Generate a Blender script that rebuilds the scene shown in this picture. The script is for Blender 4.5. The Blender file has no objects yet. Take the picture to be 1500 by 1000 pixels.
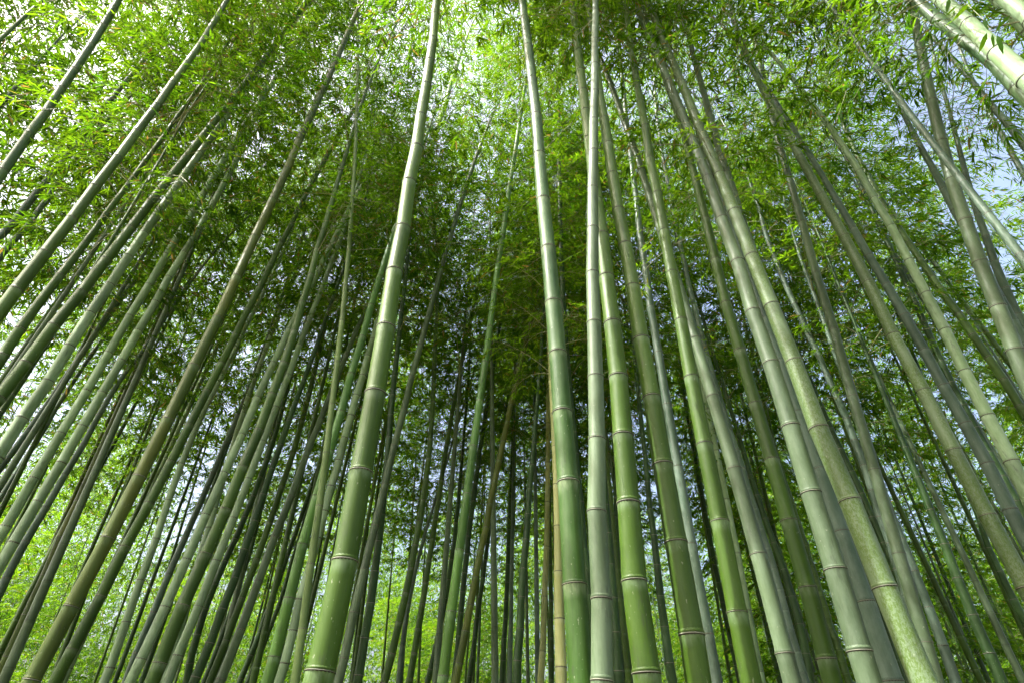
import bpy, math, random
import numpy as np
from mathutils import Vector, Matrix

R = math.radians
random.seed(11)
rng = np.random.default_rng(11)
scene = bpy.context.scene

# ------------------------------------------------------------------ camera
FPX, PITCH = 850.0, R(37.2)
CAM = Vector((0.0, 0.0, 1.55))
cam_data = bpy.data.cameras.new('camera')
cam_data.sensor_width = 36.0
cam_data.lens = FPX / 1500.0 * 36.0
cam_data.clip_start, cam_data.clip_end = 0.05, 2000.0
cam = bpy.data.objects.new('camera', cam_data)
scene.collection.objects.link(cam)
cam.location = CAM
cam.rotation_euler = (R(90) + PITCH, 0, 0)
scene.camera = cam

# ------------------------------------------------------------------ light
SUN_EL, SUN_AZ = R(56), R(-112)          # azimuth measured from +Y towards +X
world = bpy.data.worlds.new('World')
scene.world = world
world.use_nodes = True
wn = world.node_tree
wn.nodes.clear()
w_out = wn.nodes.new('ShaderNodeOutputWorld')
w_bg = wn.nodes.new('ShaderNodeBackground')
w_sky = wn.nodes.new('ShaderNodeTexSky')
w_sky.sky_type = 'NISHITA'
w_sky.sun_disc = False
w_sky.sun_elevation = SUN_EL
w_sky.sun_rotation = SUN_AZ
w_sky.air_density, w_sky.dust_density, w_sky.ozone_density = 1.0, 10.0, 1.0
w_bg.inputs['Strength'].default_value = 0.15
wn.links.new(w_sky.outputs[0], w_bg.inputs['Color'])
wn.links.new(w_bg.outputs[0], w_out.inputs['Surface'])

sun_data = bpy.data.lights.new('sun', 'SUN')
sun_data.energy = 2.6
sun_data.angle = R(0.53)
sun_data.color = (1.0, 0.985, 0.955)
sun = bpy.data.objects.new('sun', sun_data)
scene.collection.objects.link(sun)
sd = Vector((math.sin(SUN_AZ) * math.cos(SUN_EL), math.cos(SUN_AZ) * math.cos(SUN_EL), math.sin(SUN_EL)))
sun.rotation_euler = (-sd).to_track_quat('-Z', 'Y').to_euler()
sun.location = sd * 60

vs = scene.view_settings
vs.view_transform = 'Standard'
vs.look = 'None'
vs.exposure = 2.05
vs.gamma = 1.0
scene.cycles.use_denoising = True
scene.cycles.use_adaptive_sampling = True
scene.cycles.adaptive_threshold = 0.03
scene.cycles.adaptive_min_samples = 32
scene.cycles.max_bounces = 5
scene.cycles.diffuse_bounces = 3
scene.cycles.glossy_bounces = 2
scene.cycles.transmission_bounces = 3
scene.cycles.sample_clamp_indirect = 6.0
scene.cycles.caustics_reflective = False
scene.cycles.caustics_refractive = False

COL = scene.collection

# ------------------------------------------------------------------ materials
class NT:
    def __init__(self, name):
        self.m = bpy.data.materials.new(name)
        self.m.use_nodes = True
        self.t = self.m.node_tree
        self.t.nodes.clear()
    def n(self, kind, **kw):
        nd = self.t.nodes.new(kind)
        for k, v in kw.items():
            setattr(nd, k, v)
        return nd
    def l(self, a, b):
        self.t.links.new(a, b)
    def val(self, op, a, b=None, clamp=False):
        nd = self.n('ShaderNodeMath', operation=op, use_clamp=clamp)
        for i, v in enumerate((a, b)):
            if v is None: continue
            if isinstance(v, (int, float)): nd.inputs[i].default_value = v
            else: self.l(v, nd.inputs[i])
        return nd.outputs[0]
    def rng(self, v, a, b, c=0.0, d=1.0, smooth=False):
        nd = self.n('ShaderNodeMapRange')
        if smooth: nd.interpolation_type = 'SMOOTHSTEP'
        self.l(v, nd.inputs['Value'])
        for k, x in zip(('From Min', 'From Max', 'To Min', 'To Max'), (a, b, c, d)):
            nd.inputs[k].default_value = x
        return nd.outputs[0]
    def mix(self, f, a, b, mode='MIX'):
        nd = self.n('ShaderNodeMix', data_type='RGBA', blend_type=mode)
        for sock, v in ((nd.inputs[0], f), (nd.inputs[6], a), (nd.inputs[7], b)):
            if isinstance(v, (int, float)): sock.default_value = v
            elif isinstance(v, tuple): sock.default_value = (*v, 1.0)
            else: self.l(v, sock)
        return nd.outputs[2]
    def noise(self, co, scale, detail=3.0, rough=0.55):
        nd = self.n('ShaderNodeTexNoise')
        nd.inputs['Scale'].default_value = scale
        nd.inputs['Detail'].default_value = detail
        nd.inputs['Roughness'].default_value = rough
        self.l(co, nd.inputs['Vector'])
        return nd.outputs['Fac']
    def mapping(self, co, scale):
        nd = self.n('ShaderNodeMapping')
        nd.inputs['Scale'].default_value = scale
        self.l(co, nd.inputs['Vector'])
        return nd.outputs[0]
    def attr(self, name):
        return self.n('ShaderNodeAttribute', attribute_name=name).outputs['Fac']

def culm_material(name, c1, c2, bloom, bloom_amt, streak=0.25, lichen=None, rough=0.42, low=None):
    b = NT(name)
    tc = b.n('ShaderNodeTexCoord').outputs['Object']
    info = b.n('ShaderNodeObjectInfo').outputs['Random']
    add = b.n('ShaderNodeVectorMath', operation='ADD')
    sc = b.n('ShaderNodeVectorMath', operation='SCALE')
    comb = b.n('ShaderNodeCombineXYZ')
    for i in range(3): b.l(info, comb.inputs[i])
    sc.inputs['Scale'].default_value = 37.0
    b.l(comb.outputs[0], sc.inputs[0]); b.l(tc, add.inputs[0]); b.l(sc.outputs[0], add.inputs[1])
    co = add.outputs[0]
    frac, rnd, hgt = b.attr('frac'), b.attr('rnd'), b.attr('hgt')
    # two shades of the bark, drifting along the culm
    f = b.rng(b.noise(b.mapping(co, (9, 9, 0.7)), 1.0), 0.3, 0.7)
    f = b.val('ADD', b.val('MULTIPLY', f, 0.65), b.val('MULTIPLY', rnd, 0.35))
    col = b.mix(f, c1, c2)
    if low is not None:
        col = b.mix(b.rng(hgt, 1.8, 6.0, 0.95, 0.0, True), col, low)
    # waxy bloom: blotches and a band under every node
    bl = b.rng(b.noise(b.mapping(co, (14, 14, 3.5)), 1.0, 6.0, 0.72), 0.40, 0.62)
    bl = b.val('MULTIPLY', bl, bloom_amt)
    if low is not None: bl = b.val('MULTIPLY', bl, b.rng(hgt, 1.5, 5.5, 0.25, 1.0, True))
    band = b.rng(frac, 0.80, 0.985, 0.0, 0.85, True)
    bl = b.val('MAXIMUM', bl, b.val('MULTIPLY', band, b.rng(b.noise(b.mapping(co, (30, 30, 12)), 1.0), 0.3, 0.6)))
    col = b.mix(bl, col, bloom)
    # fine fibre streaks
    st = b.noise(b.mapping(co, (150, 150, 2.2)), 1.0, 4.0, 0.7)
    col = b.mix(streak, col, b.mix(st, (0.35, 0.35, 0.33), (1.6, 1.6, 1.6)), 'MULTIPLY')
    st2 = b.rng(b.noise(b.mapping(co, (42, 42, 1.1)), 1.0, 3.0, 0.6), 0.56, 0.72)
    col = b.mix(b.val('MULTIPLY', st2, streak * 0.9), col, b.mix(0.5, col, (0.03, 0.05, 0.02)))
    # scuffs and small pale specks
    sp = b.rng(b.noise(b.mapping(co, (90, 90, 40)), 1.0, 2.0, 0.5), 0.70, 0.76)
    col = b.mix(b.val('MULTIPLY', sp, 0.35), col, (0.42, 0.42, 0.34))
    if lichen is not None:
        ln = b.rng(b.noise(b.mapping(co, (120, 120, 60)), 1.0, 6.0, 0.8), 0.46, 0.54)
        big = b.rng(b.noise(b.mapping(co, (9, 9, 1.8)), 1.0, 3.0), 0.34, 0.50)
        col = b.mix(b.val('MULTIPLY', ln, b.val('MULTIPLY', big, 0.85)), col, lichen)
    md = b.rng(b.noise(b.mapping(co, (22, 22, 5)), 1.0, 6.0, 0.72), 0.57, 0.68)
    col = b.mix(b.val('MULTIPLY', md, 0.5), col, (0.040, 0.048, 0.030))
    # dark groove right above the node
    gr = b.rng(frac, 0.0, 0.03, 0.55, 0.0)
    col = b.mix(gr, col, (0.035, 0.04, 0.02))
    # each internode a little lighter or darker
    v = b.rng(rnd, 0, 1, 0.80, 1.20)
    hsv = b.n('ShaderNodeHueSaturation')
    b.l(v, hsv.inputs['Value']); b.l(col, hsv.inputs['Color'])
    bs = b.n('ShaderNodeBsdfPrincipled')
    b.l(hsv.outputs[0], bs.inputs['Base Color'])
    b.l(b.rng(b.noise(b.mapping(co, (20, 20, 6)), 1.0), 0.3, 0.7, rough - 0.08, rough + 0.16), bs.inputs['Roughness'])
    bs.inputs['Specular IOR Level'].default_value = 0.27
    bp = b.n('ShaderNodeBump')
    bp.inputs['Strength'].default_value = 0.18
    bp.inputs['Distance'].default_value = 0.004
    b.l(st, bp.inputs['Height']); b.l(bp.outputs[0], bs.inputs['Normal'])
    o = b.n('ShaderNodeOutputMaterial')
    b.l(bs.outputs[0], o.inputs['Surface'])
    return b.m

def plain_material(name, c1, c2, scale=30.0, rough=0.6):
    b = NT(name)
    tc = b.n('ShaderNodeTexCoord').outputs['Object']
    info = b.n('ShaderNodeObjectInfo').outputs['Random']
    f = b.rng(b.noise(tc, scale, 4.0), 0.3, 0.7)
    col = b.mix(f, c1, c2)
    hsv = b.n('ShaderNodeHueSaturation')
    b.l(b.rng(info, 0, 1, 0.8, 1.2), hsv.inputs['Value']); b.l(col, hsv.inputs['Color'])
    bs = b.n('ShaderNodeBsdfPrincipled')
    b.l(hsv.outputs[0], bs.inputs['Base Color'])
    bs.inputs['Roughness'].default_value = rough
    o = b.n('ShaderNodeOutputMaterial')
    b.l(bs.outputs[0], o.inputs['Surface'])
    return b.m

def leaf_material(name, dark, light, tdark, tlight, old):
    b = NT(name)
    info = b.n('ShaderNodeObjectInfo').outputs['Random']
    rnd = b.attr('rnd')
    f = b.val('ADD', b.val('MULTIPLY', rnd, 0.6), b.val('MULTIPLY', info, 0.4))
    col = b.mix(f, dark, light)
    tcol = b.mix(f, tdark, tlight)
    dead = b.rng(rnd, 0.965, 0.975)
    col = b.mix(dead, col, old)
    tcol = b.mix(dead, tcol, old)
    bs = b.n('ShaderNodeBsdfPrincipled')
    bs.inputs['Roughness'].default_value = 0.5
    bs.inputs['Specular IOR Level'].default_value = 0.2
    b.l(col, bs.inputs['Base Color'])
    tr = b.n('ShaderNodeBsdfTranslucent')
    b.l(tcol, tr.inputs['Color'])
    mx = b.n('ShaderNodeMixShader')
    mx.inputs[0].default_value = 0.52
    b.l(bs.outputs[0], mx.inputs[1]); b.l(tr.outputs[0], mx.inputs[2])
    o = b.n('ShaderNodeOutputMaterial')
    b.l(mx.outputs[0], o.inputs['Surface'])
    return b.m

CULM = {
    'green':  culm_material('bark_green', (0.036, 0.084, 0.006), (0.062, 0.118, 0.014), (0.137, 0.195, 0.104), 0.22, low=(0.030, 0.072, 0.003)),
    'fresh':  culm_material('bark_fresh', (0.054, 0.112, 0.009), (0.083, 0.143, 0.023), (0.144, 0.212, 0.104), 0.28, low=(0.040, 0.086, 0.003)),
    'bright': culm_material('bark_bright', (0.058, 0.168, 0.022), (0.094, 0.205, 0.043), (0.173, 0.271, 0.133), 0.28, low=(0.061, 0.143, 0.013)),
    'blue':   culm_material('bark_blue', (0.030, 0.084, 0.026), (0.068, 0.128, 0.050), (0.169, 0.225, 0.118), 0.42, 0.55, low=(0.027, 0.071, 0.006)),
    'grey':   culm_material('bark_grey', (0.060, 0.097, 0.041), (0.088, 0.131, 0.065), (0.142, 0.197, 0.119), 0.55),
    'pale':   culm_material('bark_pale', (0.153, 0.251, 0.103), (0.215, 0.316, 0.162), (0.339, 0.450, 0.299), 0.65),
    'slate':  culm_material('bark_slate', (0.046, 0.088, 0.050), (0.082, 0.128, 0.086), (0.160, 0.215, 0.165), 0.48),
    'olive':  culm_material('bark_olive', (0.045, 0.087, 0.007), (0.101, 0.111, 0.013), (0.112, 0.175, 0.067), 0.18, 0.35),
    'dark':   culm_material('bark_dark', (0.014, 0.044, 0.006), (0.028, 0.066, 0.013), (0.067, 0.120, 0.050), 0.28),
    'lime':   culm_material('bark_lime', (0.086, 0.152, 0.030), (0.126, 0.189, 0.056), (0.187, 0.254, 0.111), 0.35),
    'straw':  culm_material('bark_straw', (0.237, 0.280, 0.080), (0.324, 0.345, 0.130), (0.389, 0.416, 0.230), 0.35),
    'lichen': culm_material('bark_lichen', (0.093, 0.144, 0.064), (0.125, 0.179, 0.092), (0.170, 0.225, 0.138), 0.5, 0.25,
                            lichen=(0.062, 0.112, 0.008)),
}
RING_PALE = plain_material('node_pale', (0.13, 0.14, 0.095), (0.22, 0.22, 0.165))
RING_DARK = plain_material('node_dark', (0.022, 0.022, 0.013), (0.055, 0.05, 0.032))
TWIG = plain_material('twig_bark', (0.16, 0.19, 0.07), (0.28, 0.28, 0.14), 20.0)
LEAF = leaf_material('leaf_green', (0.007, 0.034, 0.003), (0.030, 0.090, 0.005),
                     (0.050, 0.190, 0.004), (0.290, 0.500, 0.010), (0.30, 0.20, 0.04))

def ground_material():
    b = NT('leaf_litter')
    tc = b.n('ShaderNodeTexCoord').outputs['Object']
    n1 = b.rng(b.noise(tc, 0.5, 4.0), 0.35, 0.65)
    n2 = b.rng(b.noise(tc, 28.0, 6.0, 0.7), 0.3, 0.7)
    col = b.mix(n2, (0.060, 0.042, 0.020), (0.200, 0.150, 0.070))
    col = b.mix(b.val('MULTIPLY', n1, 0.45), col, (0.060, 0.090, 0.025))
    bs = b.n('ShaderNodeBsdfPrincipled')
    b.l(col, bs.inputs['Base Color'])
    bs.inputs['Roughness'].default_value = 0.9
    bp = b.n('ShaderNodeBump')
    bp.inputs['Distance'].default_value = 0.03
    b.l(n2, bp.inputs['Height']); b.l(bp.outputs[0], bs.inputs['Normal'])
    o = b.n('ShaderNodeOutputMaterial')
    b.l(bs.outputs[0], o.inputs['Surface'])
    return b.m

# ------------------------------------------------------------------ mesh helpers
def mesh_from(name, verts, faces, mats, attrs=None, smooth=True, midx=None):
    me = bpy.data.meshes.new(name)
    verts = np.asarray(verts, dtype=np.float32)
    me.from_pydata(verts.tolist() if len(verts) < 1 else verts, [], faces)
    for m in mats: me.materials.append(m)
    if attrs:
        for k, a in attrs.items():
            at = me.attributes.new(k, 'FLOAT', 'POINT')
            at.data.foreach_set('value', np.asarray(a, dtype=np.float32))
    if smooth:
        me.polygons.foreach_set('use_smooth', np.ones(len(me.polygons), dtype=bool))
    if midx is not None:
        me.polygons.foreach_set('material_index', np.asarray(midx, dtype=np.int32))
    me.update()
    return me

def link(name, me, parent=None):
    o = bpy.data.objects.new(name, me)
    COL.objects.link(o)
    if parent: o.parent = parent
    return o

def tube(path, radii, sides):
    """verts, faces of a tube along path"""
    path = [Vector(p) for p in path]
    V, F = [], []
    n = len(path)
    t0 = (path[1] - path[0]).normalized()
    ref = Vector((1, 0, 0)) if abs(t0.x) < 0.8 else Vector((0, 1, 0))
    for i in range(n):
        t = (path[min(i + 1, n - 1)] - path[max(i - 1, 0)]).normalized()
        a = (ref - t * ref.dot(t)).normalized()
        ref = a
        c = t.cross(a)
        for k in range(sides):
            th = 2 * math.pi * k / sides
            V.append(path[i] + (a * math.cos(th) + c * math.sin(th)) * radii[i])
    for i in range(n - 1):
        for k in range(sides):
            k2 = (k + 1) % sides
            F.append((i * sides + k, i * sides + k2, (i + 1) * sides + k2, (i + 1) * sides + k))
    return V, F

# ------------------------------------------------------------------ ground
def build_ground():
    n = 60
    V, F = [], []
    # denser near the grove, reaching the horizon
    g = [math.copysign(abs(t) ** 2.6 * 600, t) for t in np.linspace(-1, 1, n)]
    for y in g:
        for x in g:
            d = math.hypot(x, y)
            z = -0.06 + 0.05 * math.sin(x * 0.7) * math.cos(y * 0.5) if d < 60 else -0.06
            V.append((x, y, z))
    for j in range(n - 1):
        for i in range(n - 1):
            F.append((j * n + i, j * n + i + 1, (j + 1) * n + i + 1, (j + 1) * n + i))
    o = link('ground', mesh_from('ground', V, F, [ground_material()]))
    o['kind'] = 'structure'
build_ground()

# ------------------------------------------------------------------ node rings (shared meshes)
def ring_mesh(sides, bark):
    """swelling, sharp sheath scar and rounded upper ridge, in units of the culm radius"""
    k = 1.0 if sides > 16 else 1.5
    prof = [(0.985, -0.36), (1.03, -0.15 * k), (1.05, -0.085 * k), (1.09, -0.06 * k), (1.09, -0.005), (1.035, 0.01),
            (1.03, 0.05), (1.075, 0.11), (1.05, 0.19), (0.985, 0.36)]
    mi = [2, 1, 1, 0, 1, 1, 2, 2, 2]
    fr = [0.95, 0.97, 0.98, 0.98, 0.98, 0.5, 0.5, 0.2, 0.2, 0.2]
    V, F, M, A = [], [], [], []
    for (r, z), a in zip(prof, fr):
        for k in range(sides):
            th = 2 * math.pi * k / sides
            V.append((r * math.cos(th), r * math.sin(th), z)); A.append(a)
    for i in range(len(prof) - 1):
        for k in range(sides):
            k2 = (k + 1) % sides
            F.append((i * sides + k, i * sides + k2, (i + 1) * sides + k2, (i + 1) * sides + k))
            M.append(mi[i])
    return mesh_from('node_ring', V, F, [RING_PALE, RING_DARK, CULM[bark]], {'frac': A, 'rnd': [0.5] * len(A), 'hgt': [3.5] * len(A)}, midx=M)
RING_HI = {k: ring_mesh(24, k) for k in CULM}
RING_LO = {k: ring_mesh(12, k) for k in CULM}

# ------------------------------------------------------------------ leafy branches (shared meshes)
def leaf_arrays(base, d, up, L, W, droop):
    """six points of a lance-shaped blade"""
    side = np.cross(d, up); side /= (np.linalg.norm(side) + 1e-9)
    nrm = np.cross(side, d)
    p = []
    for s, w, dz in ((0, 0, 0), (0.28, 1, 0.02), (0.28, -1, 0.02), (0.66, 0.8, 0.0), (0.66, -0.8, 0.0), (1, 0, 0)):
        q = base + d * (L * s) + side * (w * W * 0.5) + nrm * (abs(w) * W * 0.14)
        q = q + np.array((0, 0, -droop * L * s * s))
        p.append(q)
    return p
LEAF_FACES = [(0, 2, 1), (1, 2, 4, 3), (3, 4, 5)]

def make_branch(seed, far=None):
    """a short length of crown: paired branches at successive nodes, twigs and blades; slot 0 wood, slot 1 leaves"""
    r = np.random.default_rng(seed)
    bv, bf = [], []            # wood
    lv, lf, la = [], [], []    # leaves
    def wood(path, r0, r1, sides=4):
        v, f = tube(path, np.linspace(r0, r1, len(path)), sides)
        o = len(bv); bv.extend([tuple(x) for x in v]); bf.extend([tuple(i + o for i in q) for q in f])
    def leaf(base, d):
        d = d / np.linalg.norm(d)
        up = np.array((0, 0, 1.0)) + r.normal(0, 0.5, 3)
        o = len(lv)
        if far:
            L = r.uniform(0.10, 0.17); W = L * r.uniform(0.15, 0.2) * 0.5
            side = np.cross(d, up); side /= (np.linalg.norm(side) + 1e-9)
            lv.extend([base, base + d * L * 0.4 - side * W, base + d * L + np.array((0, 0, -0.2 * L)), base + d * L * 0.4 + side * W])
            lf.append((o, o + 1, o + 2, o + 3)); la.extend([r.random()] * 4)
        else:
            L = r.uniform(0.065, 0.125)
            lv.extend(leaf_arrays(base, d, up, L, L * r.uniform(0.12, 0.16), r.uniform(0.05, 0.45)))
            lf.extend([tuple(i + o for i in q) for q in LEAF_FACES])
            la.extend([r.random()] * 6)
    az0 = r.uniform(0, 6.28)
    levels = np.arange(far[0], far[1] - 0.2, 0.34) if far else (0.05, 0.38, 0.72)
    for k, z0 in enumerate(levels):
        nb = far[2] if far else 2
        for j in range(nb):
            az = az0 + math.pi * k + (j - 0.5) * r.uniform(0.7, 1.5) + r.normal(0, 0.2)
            el = R(r.uniform(20, 55))
            L = r.uniform(0.75, 1.45)
            if far: L *= 1.35 - 0.9 * max(0.0, (z0 - far[1] * 0.7) / (far[1] * 0.3))
            h = np.array((math.cos(az), math.sin(az), 0))
            side = np.array((-math.sin(az), math.cos(az), 0))
            dr = r.uniform(0.35, 0.75)
            bend = r.normal(0, 0.12)
            def P(s):
                return (np.array((0, 0, z0)) + h * (L * s * math.cos(el)) + side * (bend * L * s * s)
                        + np.array((0, 0, L * (s * math.sin(el) - dr * s * s))))
            wood([P(s) for s in np.linspace(0, 1, 4 if far else 7)], 0.0055, 0.0015, 3 if far else 4)
            s, sg = 0.2, 1
            while s < 1.0:
                p0 = P(s); t = P(min(s + 0.05, 1.05)) - P(s - 0.05); t /= np.linalg.norm(t)
                tl = r.uniform(0.14, 0.34) * (1.15 - 0.5 * s) * (1.3 if far else 1.0)
                td = t * r.uniform(0.5, 1.0) + side * sg * r.uniform(0.5, 1.0) + np.array((0, 0, r.uniform(-0.35, 0.25)))
                td /= np.linalg.norm(td)
                def Q(q):
                    return p0 + td * (tl * q) + np.array((0, 0, -0.25 * tl * q * q))
                if not far: wood([Q(0), Q(1.0)], 0.0017, 0.0008, 3)
                tw = np.cross(td, np.array((0, 0, 1.0)) + r.normal(0, 0.35, 3)); tw /= np.linalg.norm(tw)
                for q, nl in ((0.5, r.integers(1, 3)), (0.78, r.integers(1, 4)), (1.0, r.integers(3, 7))):
                    pb = Q(q)
                    sp = np.linspace(-1.0, 1.0, nl) if nl > 1 else [r.uniform(-1, 1)]
                    for w in sp:
                        d = td * 0.8 + tw * (w * 0.85 + r.normal(0, 0.2)) + r.normal(0, 0.18, 3) + np.array((0, 0, -0.30))
                        leaf(pb + r.normal(0, 0.004, 3), d)
                sg = -sg
                s += r.uniform(0.045, 0.075)
    o = len(bv)
    V = np.vstack([np.array(bv), np.array(lv)])
    Fs = bf + [tuple(i + o for i in q) for q in lf]
    return mesh_from('leafy_branch', V, Fs, [TWIG, LEAF], {'rnd': np.concatenate([np.zeros(o), la])}, smooth=False,
                     midx=[0] * len(bf) + [1] * len(lf))
BRANCHES = [make_branch(100 + i) for i in range(14)]
CROWN_LOW = [make_branch(300 + i, (random.uniform(0.8, 2.4), 13.0, 3)) for i in range(6)]
CROWN_HIGH = [make_branch(320 + i, (random.uniform(5.4, 7.4), 13.0, 2)) for i in range(6)]

# ------------------------------------------------------------------ bamboo
F_ = Vector((0, math.cos(PITCH), math.sin(PITCH)))
U_ = Vector((0, -math.sin(PITCH), math.cos(PITCH)))
def ray(x, y):
    return F_ * FPX + Vector((1, 0, 0)) * (x - 750.0) + U_ * (500.0 - y)
def depth(p):
    return (Vector(p) - CAM).dot(F_)

def build_stem(name, axis, rad, nodes, mat, parent, sides, fine):
    """axis(h)->xyz, rad(h); nodes: heights of the nodes (ascending); one continuous surface"""
    fr = (0.0, 0.02, 0.06, 0.35, 0.7, 0.88, 0.96, 0.99) if fine else (0.0, 0.06, 0.55, 0.93)
    hs, fa, rn, bul = [], [], [], []
    for i in range(len(nodes) - 1):
        a, c = nodes[i], nodes[i + 1]
        q = random.random()
        frr = fr if a < 9.0 else (0.0, 0.06, 0.55, 0.93)
        for f in frr:
            hs.append(a + (c - a) * f); fa.append(f); rn.append(q)
            e = min(f, 1 - f)
            bul.append(1.0 + 0.05 * max(0.0, 1 - e / 0.06))
    hs.append(nodes[-1]); fa.append(1.0); rn.append(0.5); bul.append(1.0)
    path = [axis(h) for h in hs]
    base = Vector(path[0])
    V, F = tube([Vector(p) - base for p in path], [rad(h) * b for h, b in zip(hs, bul)], sides)
    n0 = len(V)
    rep = lambda a: np.repeat(np.asarray(a, dtype=np.float32), sides)
    F.append(tuple(range((len(hs) - 1) * sides, len(hs) * sides)))
    me = mesh_from('stem', np.array([tuple(v) for v in V]), F, [mat],
                   {'frac': rep(fa), 'rnd': rep(rn), 'hgt': rep(hs)})
    return link(name, me, parent)

def add_crown(parent, base, axis, h0, H, density=1.0, wide=1.0):
    h = h0
    while h < H - 0.3:
        t = (h - h0) / max(H - h0, 0.1)
        s = wide * (0.75 + 0.55 * math.sin(math.pi * min(1, t * 1.05 + 0.12))) * random.uniform(0.85, 1.15)
        p = Vector(axis(h)); q = Vector(axis(h + 0.5))
        o = link('leafy_branch', random.choice(BRANCHES), parent)
        o.location = p - base
        rot = (q - p).to_track_quat('Z', 'X').to_matrix() @ Matrix.Rotation(random.uniform(0, 6.283), 3, 'Z')
        o.rotation_euler = rot.to_euler()
        o.scale = (s, s, random.uniform(0.85, 1.05))
        o['kind'] = 'stuff'
        h += random.uniform(0.85, 1.15) / density

def make_bamboo(P0, uvec, ufun, hmin, hmax, rad, node_h, colour, H, label, group, sides, rings, fine, crown, density=1.0, wide=1.0):
    """P0: xy of the culm's foot line, uvec: horizontal lateral direction, ufun(h): lateral offset"""
    bx = random.uniform(0, 6.283)
    kx = [random.gauss(0, 0.05) * rad(z) * 2 for z in node_h]; ky = [random.gauss(0, 0.05) * rad(z) * 2 for z in node_h]
    arch = random.uniform(0.02, 0.05)
    def axis(h):
        u = ufun(h)
        e = max(0.0, h - max(hmax, H * 0.62))
        return (P0[0] + uvec[0] * u + math.cos(bx) * arch * e * e + float(np.interp(h, node_h, kx)), P0[1] + uvec[1] * u + math.sin(bx) * arch * e * e + float(np.interp(h, node_h, ky)), h)
    base = Vector(axis(-0.12))
    root = bpy.data.objects.new('bamboo', None)
    root.empty_display_size = 0.2
    COL.objects.link(root)
    root.location = base
    root['label'] = label
    root['category'] = 'bamboo'
    if group: root['group'] = group
    build_stem('stem', axis, rad, node_h, CULM[colour], root, sides, fine)
    if rings:
        lo, hi = rings
        for h in node_h[1:-1]:
            if h < lo or h > hi: continue
            p, q = Vector(axis(h - 0.05)), Vector(axis(h + 0.05))
            ringo = link('node_ring', (RING_HI if sides >= 18 else RING_LO)[colour], root)
            ringo.location = Vector(axis(h)) - base
            m = (q - p).to_track_quat('Z', 'X').to_matrix() @ Matrix.Rotation(random.uniform(0, 6.28), 3, 'Z')
            ringo.rotation_euler = m.to_euler()
            rr = rad(h)
            ringo.scale = (rr, rr, rr * random.uniform(0.85, 1.2))
    if crown is not None:
        add_crown(root, base, axis, crown, H, density, wide)
    return root, axis, base

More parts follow.
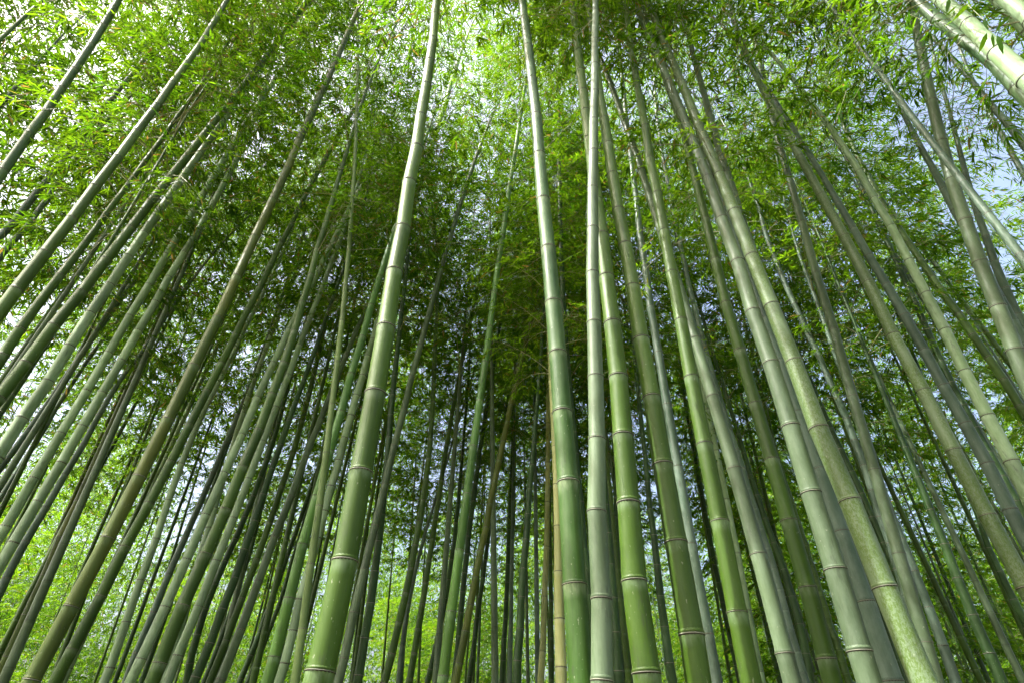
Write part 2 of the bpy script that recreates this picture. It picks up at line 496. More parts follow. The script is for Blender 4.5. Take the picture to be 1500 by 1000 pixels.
TRACED = {}
def traced(key, colour, pts, w0, w1, label=None, D=None, nodes=None, crown=None, H=None, group=None, density=1.0):
    """a culm measured on the photograph: pts run from low to high; w0/w1 are its widths there.
    Its distance follows from the real diameter of a culm; it stands at that distance on the ground."""
    Dc = D or 0.105 * random.uniform(0.96, 1.04)
    h = 2.0
    for _ in range(6):
        Dh = Dc * (1 - 0.55 * max(h, 0) / 15.0)
        Z = FPX * Dh / w0
        P = CAM + ray(*pts[0]) * (Z / FPX)
        h = P.z
    dxy = Vector((P.x, P.y, 0)); dist = dxy.length
    rad_dir = dxy.normalized()
    uvec = Vector((rad_dir.y, -rad_dir.x, 0))
    P0 = rad_dir * dist
    us, hs, ws = [], [], []
    for x, y in pts:
        r = ray(x, y)
        k = dist / r.dot(rad_dir)
        Q = CAM + r * k
        us.append((Q - P0).dot(uvec)); hs.append(Q.z)
        f = (pts[0][1] - y) / max(1e-6, (pts[0][1] - pts[-1][1]))
        w = w0 + (w1 - w0) * f
        ws.append(w * depth(Q) / FPX)
    hs, us, ws = np.array(hs), np.array(us), np.array(ws)
    deg = 1 if len(pts) < 4 else (2 if len(pts) < 6 else (3 if len(pts) < 10 else 4))
    co = np.polyfit(hs, us, deg)
    dco = np.polyder(co)
    hb, ht = hs[0], hs[-1]
    ub, ut = np.polyval(co, hb), np.polyval(co, ht)
    sb = (np.polyval(co, hb + 0.6) - ub) / 0.6
    stp = (ut - np.polyval(co, ht - 0.8)) / 0.8
    sb = max(-0.25, min(0.25, sb)); stp = max(-0.3, min(0.3, stp))
    def ufun(h):
        if h < hb: return float(ub - sb * (hb - h) * (1.0 if hb - h < 2 else 2.0 / (hb - h) + 0.5 * (1 - 2.0 / (hb - h))))
        if h > ht: return float(ut + stp * (h - ht))
        return float(np.polyval(co, h))
    # taper: straight line through the measured diameters, then down to the tip
    tb, tt = ws[0], ws[-1]
    k = np.polyfit(hs, ws, 1)
    slope = min(-0.0015, max(-0.0085, k[0]))
    Htop = max(H or 0, ht + 3.0, random.uniform(12.5, 15.5))
    dtop = max(0.016, np.interp(ht, hs, ws))
    def rad(h):
        if h <= hb: d = min(tb * 1.25, tb - slope * (hb - h))
        elif h <= ht: d = float(np.interp(h, hs, ws))
        else: d = dtop + (0.012 - dtop) * (h - ht) / max(0.5, Htop - ht)
        return max(0.005, d * 0.5)
    # nodes
    L0 = 3.1 * Dc
    nh = []
    if nodes:
        ys = np.array([p[1] for p in pts]); o = np.argsort(ys)
        for y in nodes:
            x = float(np.interp(y, ys[o], np.array([p[0] for p in pts])[o]))
            r = ray(x, y); nh.append((CAM + r * (dist / r.dot(rad_dir))).z)
        nh.sort()
        sp = np.diff(nh)
        L0 = float(np.mean(sp[:2])) if len(sp) else L0
        Lt = float(np.mean(sp[-2:])) if len(sp) else L0
    else:
        nh = [hb + random.uniform(0, L0)]; Lt = L0
    h = nh[0]; Lx = L0
    low = []
    while h > 0.1:
        Lx = max(0.12, Lx * 0.96); h -= Lx * random.uniform(0.94, 1.06); low.append(h)
    nh = [x for x in reversed(low) if x > 0.0] + nh
    h = nh[-1]
    while h < Htop - 0.25:
        h += Lt * random.uniform(0.93, 1.07); nh.append(min(h, Htop))
    nh = [-0.12] + nh
    fine = w0 >= 7
    sides = 22 if w0 >= 17 else (14 if w0 >= 8 else 8)
    rings = (max(0.3, hb - 1.0), ht + 0.6) if w0 >= 8 else None
    cs = max(random.uniform(5.0, 5.8), ht - 0.4, crown or 0.0)
    root, axis, base = make_bamboo(P0, uvec, ufun, hb, ht, rad, nh, colour, Htop, label or key, group, sides, rings, fine, cs, density)
    TRACED[key] = dict(root=root, axis=axis, base=base, dist=dist, rad_dir=rad_dir, hb=hb, ht=ht, D=tb, dtop=dtop, L0=L0, Lt=Lt, nh=nh)
    return root

# ------------------------------------------------------------------ the culms, measured one by one
FRONT = 'stout bamboo culms at the front of the grove'
def size_word(w): return 'slim' if w < 9 else ('medium-thick' if w < 15 else 'thick')
COLOUR_WORD = {'green': 'deep green', 'fresh': 'fresh green', 'bright': 'bright green', 'blue': 'blue-green', 'grey': 'ashy grey-green',
               'pale': 'whitish green', 'slate': 'slate grey-green', 'olive': 'olive', 'dark': 'shaded dark green', 'lime': 'yellow-green', 'straw': 'straw-yellow', 'lichen': 'lichen-mottled'}
def culm(key, colour, w, pts, label=None, **kw):
    if label: group = FRONT
    else:
        sz = size_word(w[0])
        label = '%s %s bamboo culm standing among the stouter culms of the grove' % (sz, COLOUR_WORD[colour])
        group = '%s %s bamboo culms' % (sz, COLOUR_WORD[colour])
    traced(key, colour, pts, w[0], w[1], label=label, group=group, **kw)

# right of the middle and middle
culm('M1', 'fresh', (43, 10.5), [(467,1000),(469,982),(503,820),(528,690),(550,575),(566,480),(579,398),(588,333),(600,268),(609,218),(617,170),(624,126),(629,90),(634,58),(639,0)],
     'thickest fresh green bamboo culm with long smooth internodes beside a thin whitish culm', D=0.115, nodes=[982,820,690,575,480,398,333,268,218,170,126,90,58,24], density=1.5)
culm('M16', 'blue', (39, 11), [(851,1000),(842,856),(831,706),(823,603),(818,518),(810,445),(805,366),(795,295),(790,229),(785,170),(779,117),(774,70),(768,27),(765,0)],
     'thick blue-green bamboo culm with dark vertical streaks, deep green at its foot', nodes=[856,706,603,518,445,366,295,229,170,117,70,27], density=1.5)
culm('M17', 'grey', (33, 9), [(880,996),(877,876),(875,749),(874,643),(872,552),(870,473),(870,400),(868,336),(868,277),(869,224),(870,177),(870,137),(871,97),(872,60),(872,0)],
     'straight ash-grey bamboo culm rising between the blue-green and a fresh green culm', nodes=[996,876,749,643,552,473,400,336,277,224,177,137,97,60,20], D=0.088, density=1.5)
culm('M18', 'fresh', (41, 9), [(948,1000),(947,985),(934,850),(922,736),(912,637),(902,552),(894,475),(889,406),(884,346),(872,270),(860,200),(855,134),(848,83),(842,33),(838,0)],
     'thick fresh green bamboo culm passing behind the straight ash-grey culm', nodes=[985,850,736,637,552,475,406,346,295,250,205,165,134], D=0.126, density=1.5)
culm('M19', 'fresh', (38, 8), [(1024,996),(1012,928),(989,793),(970,679),(955,582),(942,497),(925,423),(912,360),(907,307),(899,257),(892,217),(884,167),(879,134),(868,60),(862,0)],
     'thick green bamboo culm leaning against the line of a thin blue-grey culm', nodes=[928,793,679,582,497,423,360,307,257,213], D=0.118, density=1.5)
culm('M20', 'grey', (27, 5.5), [(1160,996),(1148,956),(1110,811),(1074,686),(1044,582),(1019,497),(994,410),(960,330),(954,297),(940,250),(927,207),(914,170),(897,130),(880,90),(865,60),(855,37)],
     'long greyish olive bamboo culm slanting across behind straighter green culms', nodes=[956,811,686,582,497,420,355,297,250,207,170], density=0.6)
culm('M21', 'fresh', (31, 7), [(1102,996),(1079,896),(1052,763),(1034,650),(1012,553),(999,470),(984,400),(974,350),(964,284),(952,234),(942,187),(937,134),(929,97),(922,50),(917,17)],
     'light green bamboo culm with clean pale bands below its nodes', nodes=[896,763,650,553,470,400,340,284,234,187,150], density=0.6)
culm('M22', 'slate', (19, 4), [(1047,996),(1037,928),(1014,796),(995,683),(977,593),(964,517),(954,450),(944,393),(937,340),(927,234),(917,167),(910,110),(905,60),(900,17)],
     'thin blue-grey bamboo culm squeezed between two thick green culms', nodes=[928,796,683,593,517,450,393,340], density=0.6)
culm('M23', 'pale', (12, 6), [(1112,983),(1096,893),(1079,810),(1064,731),(1054,686),(1040,620),(1030,567),(1012,500),(992,430)], 'thin whitish bamboo culm peeping out behind the light green culm',
     nodes=[983,893,810,731,660])
culm('M24', 'slate', (9, 4), [(1060,600),(1035,520),(1012,433),(1002,386),(995,340),(984,290),(970,250),(967,200),(962,160),(959,110)], 'thin slate bamboo culm showing between the light green and the slanting greyish olive culm')
culm('M25', 'green', (6, 3), [(1060,440),(1020,320),(1004,277),(987,230),(974,187)])
culm('M26', 'green', (28, 8), [(1218,1000),(1210,963),(1180,860),(1153,763),(1130,673),(1107,590),(1084,513),(1066,445),(1047,381),(1034,322),(1019,267),(1007,214),(997,180),(985,150)],
     'dark olive-green bamboo culm beside the stout pale grey culm', nodes=[963,860,763,673,590,513,445,381,322,267,214], D=0.100, density=0.6)
culm('M27', 'grey', (35, 8), [(1276,1000),(1259,953),(1222,833),(1188,721),(1163,623),(1128,533),(1104,457),(1077,385),(1055,322),(1035,262),(1015,207),(999,162),(980,120),(960,80),(945,40),(930,0)],
     'stout scratched grey bamboo culm alongside the lichen-mottled culm', nodes=[953,833,721,623,533,457,385,322,262,207,162,120], D=0.115, density=0.6)
culm('M28', 'lichen', (37, 8), [(1354,996),(1336,950),(1294,860),(1243,733),(1202,627),(1163,530),(1130,448),(1102,375),(1076,310),(1052,257),(1034,209),(1015,165),(997,124),(982,83),(970,53),(957,20),(949,0)],
     'stout bamboo culm mottled all over with yellow-green lichen', nodes=[860,733,627,530,448,375,310,257,209,165,124,83,53], D=0.118, density=0.6)
culm('M29', 'slate', (28, 9), [(1307,996),(1269,880),(1232,778),(1200,686),(1183,643),(1170,603),(1150,550),(1125,480)],
     'slate grey bamboo culm wedged between the scratched grey and the lichen-mottled culm', nodes=[996,880,778,686,603])
culm('M30', 'grey', (20, 6), [(1370,996),(1355,940),(1317,810),(1280,688),(1250,580),(1222,483),(1197,400),(1178,340),(1155,260),(1138,200),(1128,147),(1113,97),(1102,27)],
     'slender light grey bamboo culm running up just beyond the lichen-mottled culm', nodes=[940,810,688,580,483,400,327,260,200,147], density=0.6)
culm('M31', 'lichen', (25, 6), [(1500,860),(1491,833),(1451,754),(1404,676),(1354,572),(1309,490),(1270,415),(1235,348),(1203,287),(1173,230),(1143,177),(1123,140),(1085,60),(1070,0)],
     'long slanting bamboo culm speckled green with algae beside a slate grey one', nodes=[860,754,660,572,490,415,348,287,230], density=0.6)
culm('M32', 'pale', (20, 6), [(1500,712),(1477,673),(1451,608),(1414,543),(1384,483),(1357,430),(1330,383),(1303,333),(1294,307),(1264,260),(1234,217),(1213,180),(1190,154),(1170,127)],
     'pale sunlit bamboo culm with bluish bloom in front of a dark thin one', nodes=[676,608,543,483,430,383,333,290], density=0.6)
culm('M33', 'green', (12, 5.5), [(1500,600),(1467,553),(1437,513),(1410,467),(1377,420),(1347,376),(1317,336),(1290,294),(1270,257),(1254,220),(1240,190),(1227,157)], 'deep green bamboo culm crossing behind the pale sunlit bluish culm', density=0.6)
culm('M33b', 'green', (7, 4), [(1454,500),(1420,453),(1390,413),(1357,376),(1327,333)])
culm('M34', 'slate', (20, 7), [(1500,785),(1481,746),(1445,679),(1414,620),(1382,565),(1354,513),(1324,463),(1297,418),(1272,376),(1250,333),(1234,304),(1213,274),(1197,247),(1175,210)],
     'slate grey bamboo culm following close along the pale sunlit culm', nodes=[746,679,620,565,513,463,418,376,335], density=0.6)
culm('M35', 'dark', (11, 7), [(1450,665),(1427,620),(1407,587),(1384,540),(1360,487),(1330,420),(1300,356)], 'dark green bamboo culm in the shade just behind the pale sunlit bluish culm')
culm('M36', 'grey', (22.5, 10.5), [(1500,550),(1484,515),(1461,450),(1434,385),(1414,324),(1394,264),(1380,207),(1364,150),(1355,103),(1347,63),(1339,23),(1332,0)],
     'thick pale grey bamboo culm crossed by a thin slanting culm', nodes=[515,450,385,324,264,207,150,103,63], D=0.110, density=0.6)
culm('M37', 'slate', (12, 5.5), [(1500,382),(1494,373),(1464,336),(1447,314),(1411,267),(1380,225),(1347,187),(1324,155),(1297,120),(1264,73),(1234,33),(1210,0)],
     'thin greyish bamboo culm slanting across in front of a thick pale culm', D=0.056, nodes=[373,314,267,225,187,155,120,95,73,50], H=9.5)
culm('M38', 'slate', (11, 6), [(1415,340),(1390,294),(1367,247),(1347,214),(1330,180),(1314,147)], 'slate bamboo culm vanishing behind the thick pale culm that a thin slanting one crosses', density=0.6)
culm('M39', 'slate', (13, 6), [(1500,480),(1491,463),(1471,420),(1454,376),(1440,336),(1427,300),(1410,240),(1400,200)], 'slate bamboo culm just beyond the thick pale culm that a thin slanting one crosses', density=0.6)
culm('M40', 'pale', (27, 18), [(1500,113),(1454,73),(1411,30),(1387,7)], 'whitish sunlit bamboo culm with a leafy twig hanging across it', D=0.125, nodes=[120,77,36], H=14, density=0.6)
culm('M41', 'blue', (22, 15), [(1500,137),(1460,97),(1420,63),(1387,37),(1364,20),(1340,0)], 'blue-green bamboo culm directly behind the whitish culm with a leafy twig', D=0.115, density=0.6)
culm('M42', 'pale', (16, 13), [(1500,40),(1460,0)], 'whitish bamboo culm partly covered by a neighbouring sunlit white culm', density=0.6)
culm('M43', 'pale', (24, 21), [(1500,20),(1477,0)], 'sunlit white bamboo culm overlapping a thinner whitish one', D=0.13, density=0.6)
culm('M44', 'slate', (8, 6), [(1500,255),(1467,200),(1447,160)], density=0.6)
culm('M45', 'slate', (11, 8), [(1500,210),(1470,177),(1450,150)], density=0.6)
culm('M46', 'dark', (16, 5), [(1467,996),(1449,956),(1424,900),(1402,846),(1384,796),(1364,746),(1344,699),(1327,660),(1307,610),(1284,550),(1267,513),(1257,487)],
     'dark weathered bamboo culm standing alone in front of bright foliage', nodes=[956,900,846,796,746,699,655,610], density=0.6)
culm('M47', 'slate', (15, 9), [(1400,996),(1367,913),(1347,850),(1330,816),(1305,750),(1285,690)], 'slate bamboo culm half hidden behind the slender light grey culm')
culm('M48', 'dark', (13, 8), [(1370,1000),(1347,933),(1320,853),(1297,800),(1267,733),(1234,666),(1207,607),(1183,550)], 'dark bamboo culm in shadow hugging the far side of the lichen-mottled culm')
culm('M49', 'slate', (11, 6), [(1277,720),(1257,653),(1237,607),(1224,573),(1204,530),(1180,483),(1167,457),(1130,360),(1115,320)], 'slate bamboo culm converging from behind on the slender light grey culm')
culm('M50', 'dark', (11, 7), [(1500,906),(1471,853),(1454,810),(1430,750)], 'dark bamboo culm behind the foot of the long slanting culm speckled with algae')
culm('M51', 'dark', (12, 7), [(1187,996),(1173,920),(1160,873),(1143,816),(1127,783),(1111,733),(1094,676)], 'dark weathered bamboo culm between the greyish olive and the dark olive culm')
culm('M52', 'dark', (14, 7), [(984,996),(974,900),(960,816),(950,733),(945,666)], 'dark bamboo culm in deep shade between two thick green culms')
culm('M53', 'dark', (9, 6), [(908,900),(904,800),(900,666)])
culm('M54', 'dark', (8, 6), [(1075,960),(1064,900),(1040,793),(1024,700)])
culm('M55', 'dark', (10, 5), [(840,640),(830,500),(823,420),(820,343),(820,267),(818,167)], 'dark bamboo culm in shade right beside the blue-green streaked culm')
culm('M57', 'grey', (15, 7), [(1110,400),(1077,294),(1064,254),(1050,207),(1037,160),(1024,110),(1010,60)], 'grey-green bamboo culm emerging beyond the upper half of the lichen-mottled culm', density=0.6)
culm('M17b', 'dark', (15, 10), [(907,996),(899,886),(894,826),(888,740)], 'dark bamboo culm in the shadow of the straight ash-grey culm')
culm('M15', 'straw', (17, 9), [(822,996),(820,905),(819,836),(818,770),(815,700),(812,640)], 'straw-yellow dead bamboo culm half hidden behind the blue-green streaked culm', nodes=[976,905,836,770])
culm('M14', 'straw', (10, 5), [(792,996),(798,873),(800,800),(803,666),(803,567),(803,500)], 'thin pale yellow bamboo culm standing upright next to a straw-yellow one', nodes=[953,873,800,735])
culm('M14b', 'green', (8, 5), [(808,996),(806,850),(804,700)])
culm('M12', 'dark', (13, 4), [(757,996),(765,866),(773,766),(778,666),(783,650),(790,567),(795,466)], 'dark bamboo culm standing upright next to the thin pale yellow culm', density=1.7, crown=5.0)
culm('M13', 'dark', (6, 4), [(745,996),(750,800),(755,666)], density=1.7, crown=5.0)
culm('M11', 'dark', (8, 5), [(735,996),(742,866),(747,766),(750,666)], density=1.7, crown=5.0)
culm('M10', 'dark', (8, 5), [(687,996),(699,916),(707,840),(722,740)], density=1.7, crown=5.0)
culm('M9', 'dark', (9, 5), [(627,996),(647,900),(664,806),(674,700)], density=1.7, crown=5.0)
culm('M8', 'olive', (12, 6), [(667,996),(680,926),(694,863),(704,813),(717,743),(730,676),(747,593),(762,545),(777,473)], 'olive bamboo culm running beside the slender light green culm that rises alone', density=1.7, crown=6.5)
culm('M8b', 'dark', (9, 6), [(665,996),(670,950),(680,850),(690,750),(700,676),(707,643),(714,587)])
culm('M7', 'bright', (16, 5), [(649,996),(660,895),(674,805),(685,723),(692,666),(702,587),(710,530),(719,480),(725,416),(734,360),(740,320),(750,257),(759,187),(769,130)],
     'slender light green bamboo culm rising alone in front of dark foliage', nodes=[989,895,805,723,653,587,530,480,428], density=1.7, crown=5.0)
culm('M6', 'green', (10, 4), [(600,996),(610,936),(619,880),(629,830),(637,750),(647,700),(654,666),(664,583),(680,520),(690,466),(700,417)], density=1.7, crown=6.5)
culm('M5', 'slate', (9, 4), [(584,996),(592,930),(600,880),(614,806),(634,746)], density=1.7, crown=5.0)
culm('M4', 'green', (12, 5), [(564,1000),(577,933),(590,883),(604,833),(615,766),(622,716),(627,663),(634,587),(637,520),(640,450)], density=1.7, crown=6.5)
culm('M3', 'dark', (14, 7), [(525,996),(534,940),(542,878),(550,820),(560,766),(570,633),(575,580),(584,500)], 'dark grey-green bamboo culm just beyond the greyish culm beside the thickest one', density=1.7, crown=6.5)
culm('M2', 'grey', (14, 5), [(495,1000),(503,963),(519,896),(534,833),(550,769),(564,709),(577,647),(590,600),(604,552),(617,507),(627,467),(637,423),(650,380),(664,336),(684,270),(705,210)],
     'greyish bamboo culm rising close beside the thickest fresh green culm', nodes=[963,896,833,769,709,652,600,552,507,467], density=1.5)
# left side
culm('L34', 'lime', (13, 3), [(432,1000),(443,920),(456,825),(467,740),(478,663),(487,593),(493,530),(502,471),(505,420),(510,366),(515,317),(518,244),(522,207),(523,140),(524,73),(525,20)],
     'upright yellowish bamboo culm with long bare twigs, in front of a bright green culm', D=0.068, nodes=[920,825,740,663,593,530,471,420,366,317,285,244,204,172,140,107,73,45], crown=8.5, density=1.5)
culm('L32', 'bright', (18, 7), [(390,1000),(402,961),(423,875),(445,797),(463,726),(490,633),(502,603),(513,550),(530,493),(550,426),(570,363),(580,333),(590,300)],
     'smooth bright green bamboo culm crossed by the upright yellowish culm', nodes=[961,875,797,726,660,603,548,493], density=1.5)
culm('L33', 'pale', (14, 6), [(408,1000),(420,950),(450,850),(480,740),(500,657),(517,593),(537,533),(550,477),(562,440),(604,320),(617,260),(637,197),(657,137),(668,100)],
     'thin whitish bamboo culm passing behind the thickest fresh green culm', density=1.5)
culm('L31', 'dark', (8, 5), [(362,1000),(380,958),(404,898),(428,820)])
culm('L30', 'dark', (9, 5), [(352,1000),(366,960),(382,920),(400,872),(422,812),(436,772),(456,714),(468,676),(490,620)])
culm('L29', 'grey', (14, 6), [(322,1000),(352,921),(378,850),(404,786),(424,726),(450,670),(468,613),(483,583),(503,520),(527,480),(540,443)], 'dusty grey bamboo culm between a slim grass green and a smooth bright green culm', nodes=[921,850,786,726,670,613])
culm('L28', 'green', (11, 6), [(308,1000),(332,937),(355,875),(376,818),(394,768),(412,712),(428,668),(447,600),(463,530),(480,460)], 'slim grass green bamboo culm beside a dusty grey one', nodes=[937,875,818,765,712])
culm('L27', 'dark', (8, 5), [(298,1000),(316,960),(330,910),(358,840),(370,790),(382,750)])
culm('L26', 'dark', (14, 5), [(284,1000),(300,964),(320,910),(338,860),(356,810),(380,736),(396,694),(408,660),(426,608),(444,560),(460,516),(480,460)], 'dark bamboo culm in shade close to the slender whitish-blue culm')
culm('L25', 'dark', (11, 6), [(272,994),(286,946),(300,898),(316,853),(328,812),(348,782),(370,738),(380,705),(392,670),(408,610),(420,576)])
culm('L24', 'pale', (14, 6), [(244,1000),(262,959),(290,887),(317,820),(341,758),(364,701),(386,646),(405,596),(422,549),(438,506),(453,467),(470,430),(483,393),(500,346)],
     'slender whitish-blue bamboo culm beside a thick grass green culm', nodes=[959,887,820,758,701,646,596,549,506,467])
culm('L23', 'green', (21, 8), [(220,1000),(232,970),(270,886),(302,810),(330,745),(356,684),(378,629),(400,578),(416,530),(430,493),(453,406),(473,343)],
     'thick grass green bamboo culm with white-rimmed nodes next to a slender whitish-blue culm', nodes=[970,886,810,745,684,629,578])
culm('L22', 'pale', (15, 7), [(190,996),(208,964),(242,888),(272,818),(301,753),(328,692),(354,636),(378,582),(402,532),(422,483),(442,443),(467,396),(497,336),(515,300)],
     'greyish white bamboo culm running parallel to a thick grass green culm', nodes=[964,888,818,753,692,636,582,532,483,443])
culm('L21', 'slate', (11, 5), [(186,998),(198,956),(224,896),(248,841),(271,788),(292,739),(312,693),(330,648),(349,608),(364,568),(378,534),(398,484),(412,436),(432,380),(442,350)], 'slate bamboo culm shadowing the greyish white culm along its length', nodes=[956,896,841,788,739,693,648,608,568,534])
culm('M61', 'pale', (8, 4), [(330,690),(345,640),(365,580),(385,520),(406,466),(418,436),(432,404),(448,360)])
culm('L20', 'pale', (13, 7), [(152,998),(160,977),(185,910),(208,849),(228,788),(246,732),(266,679),(284,630),(300,600),(316,568)],
     'chalky white bamboo culm with a short broken twig at one node', nodes=[977,910,849,788,732,679,630])
culm('L19', 'pale', (10, 4), [(90,996),(124,936),(150,880),(192,772),(210,734),(234,684),(256,640),(276,602),(292,562),(314,518),(328,484),(348,440),(370,388),(390,348),(410,300)], 'slim whitish bamboo culm hugging the dark green culm beside the big olive one')
culm('L18', 'green', (17, 5), [(80,996),(106,950),(148,872),(184,800),(218,736),(250,677),(280,622),(302,572),(324,532),(344,494),(362,456),(380,420),(397,388),(426,332),(457,267),(483,220),(517,164)],
     'dark green bamboo culm running along beside the big olive culm', nodes=[950,872,800,736,676,622,572,532], density=1.5)
culm('L17', 'olive', (23, 7), [(45,1000),(66,960),(106,888),(156,788),(180,746),(203,698),(222,660),(244,614),(264,576),(284,537),(312,480),(347,407),(374,348),(400,294),(418,247),(440,207),(457,167),(477,123),(498,73),(523,18)],
     'stout olive bamboo culm flushed with yellow-brown, longest of the slanting ones', nodes=[995,888,788,698,614,537,467,407,348,294,247,207,167,123], density=1.5)
culm('L16', 'olive', (9, 6), [(0,958),(6,941),(38,880),(56,844),(70,812),(82,785)])
culm('L15', 'dark', (6, 3), [(136,708),(152,672),(174,634),(192,604),(212,564),(248,506),(276,446),(300,400),(316,376)])
culm('L14', 'slate', (12, 6), [(0,866),(10,846),(38,792),(68,742),(94,694),(116,664),(152,592),(170,568),(188,540),(200,526)], 'slate bamboo culm directly behind the glossy pale green culm', nodes=[846,792,742,694])
culm('L13', 'olive', (13, 6), [(0,984),(10,961),(38,900),(66,842),(88,786),(114,734),(138,685),(156,638),(174,597),(192,558),(206,521),(228,486),(250,422),(264,394),(285,350)],
     'tan-olive bamboo culm with buff internodes slanting beside a whitish culm', nodes=[961,900,842,786,734,685,638,597,558,521])
culm('L12', 'pale', (15, 7), [(0,830),(20,794),(57,734),(89,677),(120,624),(152,576),(178,528),(206,480),(226,444),(244,412),(264,380),(290,334),(320,290),(354,214),(377,160)],
     'glossy pale green bamboo culm with sunlit streak along its length', nodes=[794,734,677,624,576,528,485], density=1.25)
culm('L11', 'pale', (14, 7), [(0,786),(8,770),(50,700),(90,634),(126,572),(158,517),(190,464),(218,418),(244,374),(266,336),(286,304),(307,267),(330,230),(370,167),(420,93)],
     'pale bamboo culm with dark node rims, parallel to the glossy pale green one', nodes=[770,700,634,572,517,464,418,374], density=1.25)
culm('L10', 'slate', (8, 5), [(0,728),(30,684),(52,646),(76,608),(98,574),(120,540),(140,510),(165,480)], density=1.25)
culm('L9', 'slate', (9, 6), [(0,686),(10,672),(42,629),(69,590),(94,556),(118,520),(138,490),(160,464),(190,420),(215,385)], nodes=[672,629,590,556,520,490], density=1.25)
culm('L8', 'pale', (17, 8), [(0,665),(6,654),(32,612),(70,558),(102,508),(134,460),(160,417),(188,377),(200,356),(220,330),(238,304),(267,260),(300,215),(345,150)],
     'thick whitish bamboo culm with dusty bloom beside two thin bluish culms', nodes=[670,612,558,508,460,417,377], density=1.25)
culm('L7', 'green', (9, 4), [(0,604),(18,578),(60,515),(98,458),(130,405),(140,390),(160,358),(180,324),(192,304)], D=0.056, density=1.25)
culm('L4', 'green', (15, 8), [(0,528),(16,500),(30,483),(88,404),(120,364),(144,330),(160,308)], 'deep green bamboo culm half covered by leafy sprays, below the bright fresh green culm', nodes=[520,483,404], crown=5.0, density=1.25)
culm('L3', 'green', (17, 7), [(0,582),(39,532),(78,477),(119,428),(157,381),(190,336),(220,300),(274,230),(310,184),(354,127),(387,87),(440,15)],
     'thick green bamboo culm with a slim green culm crossing in front of it', nodes=[582,532,477,428,381,334,290,230], density=1.25)
culm('L2', 'fresh', (18, 7), [(0,457),(23,426),(65,370),(103,321),(140,274),(200,194),(230,155),(274,93),(322,18)],
     'bright fresh green bamboo culm rising through sunlit yellow-green leaves', nodes=[425,370,320,274,232,194,155,123,93], density=1.25)
culm('L5', 'slate', (10, 6), [(0,346),(30,312),(83,247),(125,195),(180,125),(197,105)], crown=4.6, density=1.25)
culm('L6', 'slate', (9, 6), [(0,376),(16,358),(40,330),(60,302),(85,268)], crown=4.6, density=1.25)
culm('L1', 'blue', (13, 9), [(0,257),(43,197),(67,164),(110,103),(133,67),(174,0)], 'blue-green bamboo culm at the leafy outer edge of the grove', nodes=[250,197,164,130,103,67], crown=5.2, density=1.25)
culm('M58', 'slate', (6, 3), [(0,153),(50,100),(83,60)])

# ------------------------------------------------------------------ the rest of the grove: farther culms, and unseen ones added for shade
def far_prototype(i, sides):
    r = random.Random(500 + i)
    H = 13.0
    nodes = [-0.12]; h = 0.0
    while h < H - 0.3:
        h += min(0.34, 0.16 + 0.03 * len(nodes)) * r.uniform(0.93, 1.07); nodes.append(min(h, H))
    bend, ph = r.uniform(-0.02, 0.02), r.uniform(0, 6.28)
    ax = lambda z: (bend * 0.3 * z, 0.0, z)
    rad = lambda z: max(0.006, 0.046 * (1 - max(z, 0) / (H + 0.8)))
    col = ['green', 'slate', 'green', 'grey', 'dark', 'fresh'][i % 6]
    tmp = build_stem('stem', ax, rad, nodes, CULM[col], None, sides, False)
    me = tmp.data
    bpy.data.objects.remove(tmp)
    return me, ax, H, col
FAR = [far_prototype(i, 8) for i in range(12)]
def far_bamboo(x, y, k, low, s, wide):
    me, ax, H, col = FAR[k]
    root = bpy.data.objects.new('bamboo', None)
    COL.objects.link(root)
    root.location = (x, y, 0)
    root.rotation_euler = (random.gauss(0, 0.025), random.gauss(0, 0.025), random.uniform(0, 6.28))
    root.scale = (s, s, s)
    root['label'] = 'distant slender %s bamboo culm deep inside the grove' % COLOUR_WORD[col]  # the unseen culms added for shade carry this label too
    root['group'] = 'distant %s bamboo culms' % COLOUR_WORD[col]
    root['category'] = 'bamboo'
    link('stem', me, root)
    cr = link('crown', random.choice(CROWN_LOW if low else CROWN_HIGH), root)
    cr.rotation_euler = (0, 0, random.uniform(0, 6.28))
    cr.scale = (wide, wide, random.uniform(0.95, 1.02))
    cr['kind'] = 'stuff'
feet = [(t['base'].x, t['base'].y) for t in TRACED.values()]
def scatter(n, d0, d1, a0, a1, low, wide, gap=0.7, pw=0.6, srange=(0.85, 1.15)):
    done = tries = 0
    while done < n and tries < n * 60:
        tries += 1
        d = d0 + (d1 - d0) * random.random() ** pw
        a = R(random.uniform(a0, a1))
        x, y = d * math.sin(a), d * math.cos(a)
        if any((x - p) ** 2 + (y - q) ** 2 < gap * gap for p, q in feet): continue
        feet.append((x, y))
        far_bamboo(x, y, random.randrange(12), low, random.uniform(*srange), wide)
        done += 1
scatter(34, 7.2, 11, -50, 18, False, 1.0, gap=0.8, srange=(1.05, 1.3))
scatter(12, 8, 12, 18, 52, False, 0.9, gap=0.8, srange=(1.0, 1.25))
scatter(46, 11, 17, -50, 18, False, 1.15)
scatter(18, 12, 18, 18, 52, False, 1.0)
scatter(16, 12, 24, 20, 50, True, 1.3, gap=0.9, srange=(0.7, 1.15))
scatter(34, 16, 44, -48, 50, True, 1.35, gap=1.0)
scatter(34, 15, 34, -46, 48, True, 1.6, gap=0.9, srange=(0.5, 0.72))
scatter(3, 5.8, 7.2, -13, 3, False, 1.0, gap=0.8, srange=(1.2, 1.35))
scatter(6, 8.0, 12, -66, -50, False, 1.15, gap=0.9, srange=(1.1, 1.35))
scatter(22, 4.5, 12, 55, 190, False, 1.1, gap=1.2)      # unseen culms added right and behind, to block skylight
scatter(7, 3.0, 6.5, -150, -96, False, 1.1, gap=1.1)  # unseen culms added behind left, to keep sun off the lower stems

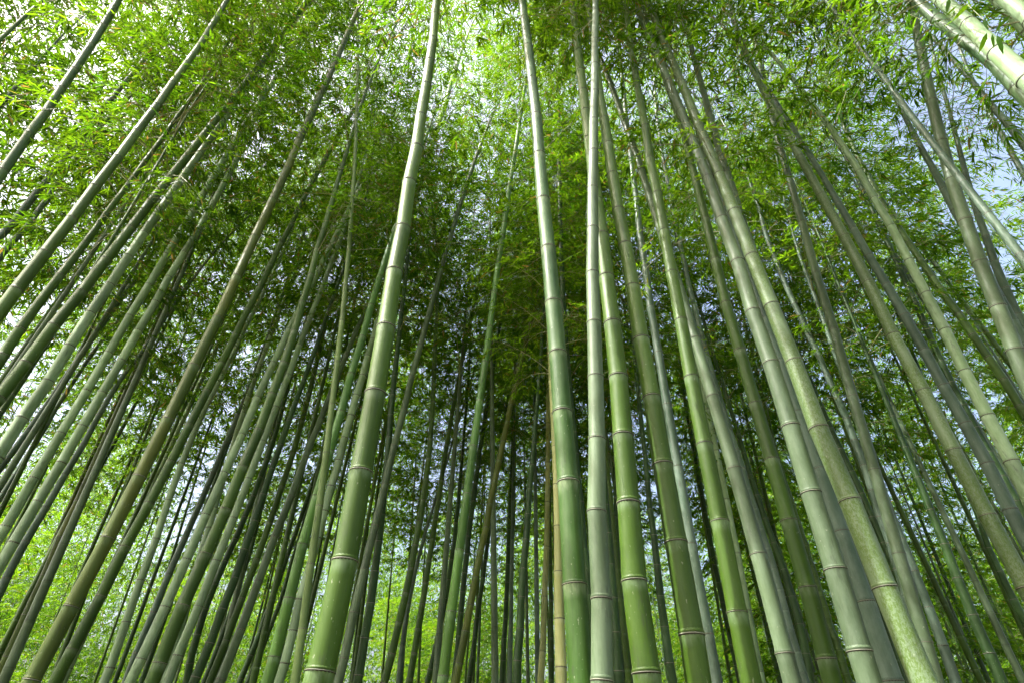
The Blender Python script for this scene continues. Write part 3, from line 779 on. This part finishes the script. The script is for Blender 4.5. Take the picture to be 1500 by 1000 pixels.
# ------------------------------------------------------------------ single twigs and leaves that show one by one
def leaf_unit():
    V = leaf_arrays(np.zeros(3), np.array((1.0, 0, 0)), np.array((0, 0, 1.0)), 1.0, 0.17, 0.12)
    return mesh_from('leaf', np.array(V), LEAF_FACES, [LEAF], {'rnd': [0.55] * 6}, smooth=False)
LEAF_ONE = leaf_unit()
def twig(key, path, r0, r1, blades=(), off=0.0):
    t = TRACED[key]
    d = t['dist'] - off
    def at(p, e=0.0):
        q = ray(*p)
        return CAM + q * ((d - e) / q.dot(t['rad_dir']))
    base = at(path[0], -off)
    pts = [base] + [at(p) + Vector((random.uniform(-.01, .01), random.uniform(-.02, .02), 0)) for p in path[1:]]
    V, F = tube([p - base for p in pts], np.linspace(r0, r1, len(pts)), 6)
    o = link('branch', mesh_from('branch', np.array([tuple(v) for v in V]), F, [TWIG]), t['root'])
    o.location = base - t['base']
    for (x0, y0, x1, y1) in blades:
        a, c = at((x0, y0)), at((x1, y1), random.uniform(-0.02, 0.03))
        L = (c - a).length
        xx = (c - a).normalized()
        up = (CAM - a).normalized() + Vector((random.gauss(0, .45), random.gauss(0, .45), random.gauss(0, .45)))
        yy = up.cross(xx).normalized(); zz = xx.cross(yy)
        lo = link('leaf', LEAF_ONE, o)
        m = Matrix((xx, yy, zz)).transposed()
        lo.rotation_euler = m.to_euler()
        lo.location = a - base
        lo.scale = (L, L * random.uniform(0.9, 1.25), L)
zr = lambda L: [(1100 + a / 2.995, b / 2.995, 1100 + c / 2.995, e / 2.995) for a, b, c, e in L]
zm = lambda L: [(370 + a / 2.995, 333 + b / 2.995, 370 + c / 2.995, 333 + e / 2.995) for a, b, c, e in L]
twig('M40', [(1400, 18), (1415, 2), (1434, 30), (1450, 50)], 0.003, 0.001, zr([(870, -5, 860, 55), (955, 15, 885, 95), (905, 25, 850, 75), (915, 145, 865, 215),
     (1035, 145, 1003, 232), (1140, 66, 1075, 130), (1058, 150, 1066, 212), (1080, 155, 1108, 235), (1020, 85, 1042, 128), (1000, 60, 1050, 20), (985, 40, 930, 50)]), 0.12)
twig('M40', [(1400, 18), (1392, 24), (1368, 34), (1334, 22)], 0.003, 0.001, zr([(840, 88, 780, 106), (745, 66, 680, 60), (800, 95, 850, 130), (880, 70, 820, 40)]), 0.14)
twig('M36', [(1364, 150), (1410, 140), (1447, 147)], 0.003, 0.001, zr([(1040, 440, 1112, 400), (1040, 440, 995, 482), (1045, 448, 1122, 440), (1040, 440, 1062, 395),
     (1040, 440, 985, 430), (1035, 445, 1050, 490)]), 0.15)
twig('L34', [(511, 367), (560, 363), (600, 361), (650, 357), (697, 354)], 0.004, 0.0012, zm([(755, 85, 728, 112), (755, 85, 762, 55), (760, 85, 768, 132), (768, 85, 808, 148),
     (765, 80, 800, 66), (750, 80, 715, 82)]))
twig('L34', [(522, 139), (545, 125), (572, 116)], 0.004, 0.001)
twig('L34', [(522, 206), (550, 197), (605, 190)], 0.004, 0.001)
twig('L34', [(517, 285), (540, 275), (592, 266)], 0.004, 0.001)
twig('L34', [(517, 246), (440, 252), (392, 256)], 0.004, 0.001)
twig('L34', [(514, 325), (450, 324), (397, 333)], 0.004, 0.001)
twig('L20', [(214, 848), (221, 860), (228, 878)], 0.007, 0.005)

# ------------------------------------------------------------------ the far side of the grove, where crowns merge into one mass
def distant_wood():
    n = 520000
    g = np.random.default_rng(77)
    nc = 1900                                    # clumps
    ca = np.radians(g.uniform(-54, 54, nc)); cd = g.uniform(38, 58, nc)
    ch = 21.0 * g.random(nc) ** 0.95 * (0.75 + 0.25 * np.sin(ca * 17))
    C = np.stack([cd * np.sin(ca), cd * np.cos(ca), ch], 1)
    k = g.integers(0, nc, n)
    B = C[k] + g.normal(0, 1, (n, 3)) * np.array((0.95, 0.95, 0.8))
    B[:, 2] = np.abs(B[:, 2])
    Dn = g.normal(0, 1, (n, 3)) + np.array((0, 0, -0.5)); Dn /= np.linalg.norm(Dn, axis=1)[:, None]
    Up = g.normal(0, 0.6, (n, 3)) + np.array((0, 0, 1.0))
    S = np.cross(Dn, Up); S /= np.linalg.norm(S, axis=1)[:, None]
    L = g.uniform(0.24, 0.42, n)[:, None]; W = L * 0.11
    V = np.stack([B, B + Dn * L * 0.4 - S * W, B + Dn * L, B + Dn * L * 0.4 + S * W], 1).reshape(-1, 3)
    me = bpy.data.meshes.new('distant_wood')
    me.vertices.add(4 * n); me.vertices.foreach_set('co', V.astype(np.float32).ravel())
    me.loops.add(4 * n); me.loops.foreach_set('vertex_index', np.arange(4 * n, dtype=np.int32))
    me.polygons.add(n); me.polygons.foreach_set('loop_start', np.arange(0, 4 * n, 4, dtype=np.int32))
    me.update(calc_edges=True)
    at = me.attributes.new('rnd', 'FLOAT', 'POINT')
    at.data.foreach_set('value', np.repeat((0.5 * g.random(n) + 0.45 * g.random(nc)[k]).astype(np.float32), 4))
    me.materials.append(LEAF)
    o = link('distant_wood', me)
    o['kind'] = 'stuff'
    o['label'] = 'hazy mass of bright yellow-green foliage behind the whole bamboo grove'
    o['category'] = 'foliage'
distant_wood()
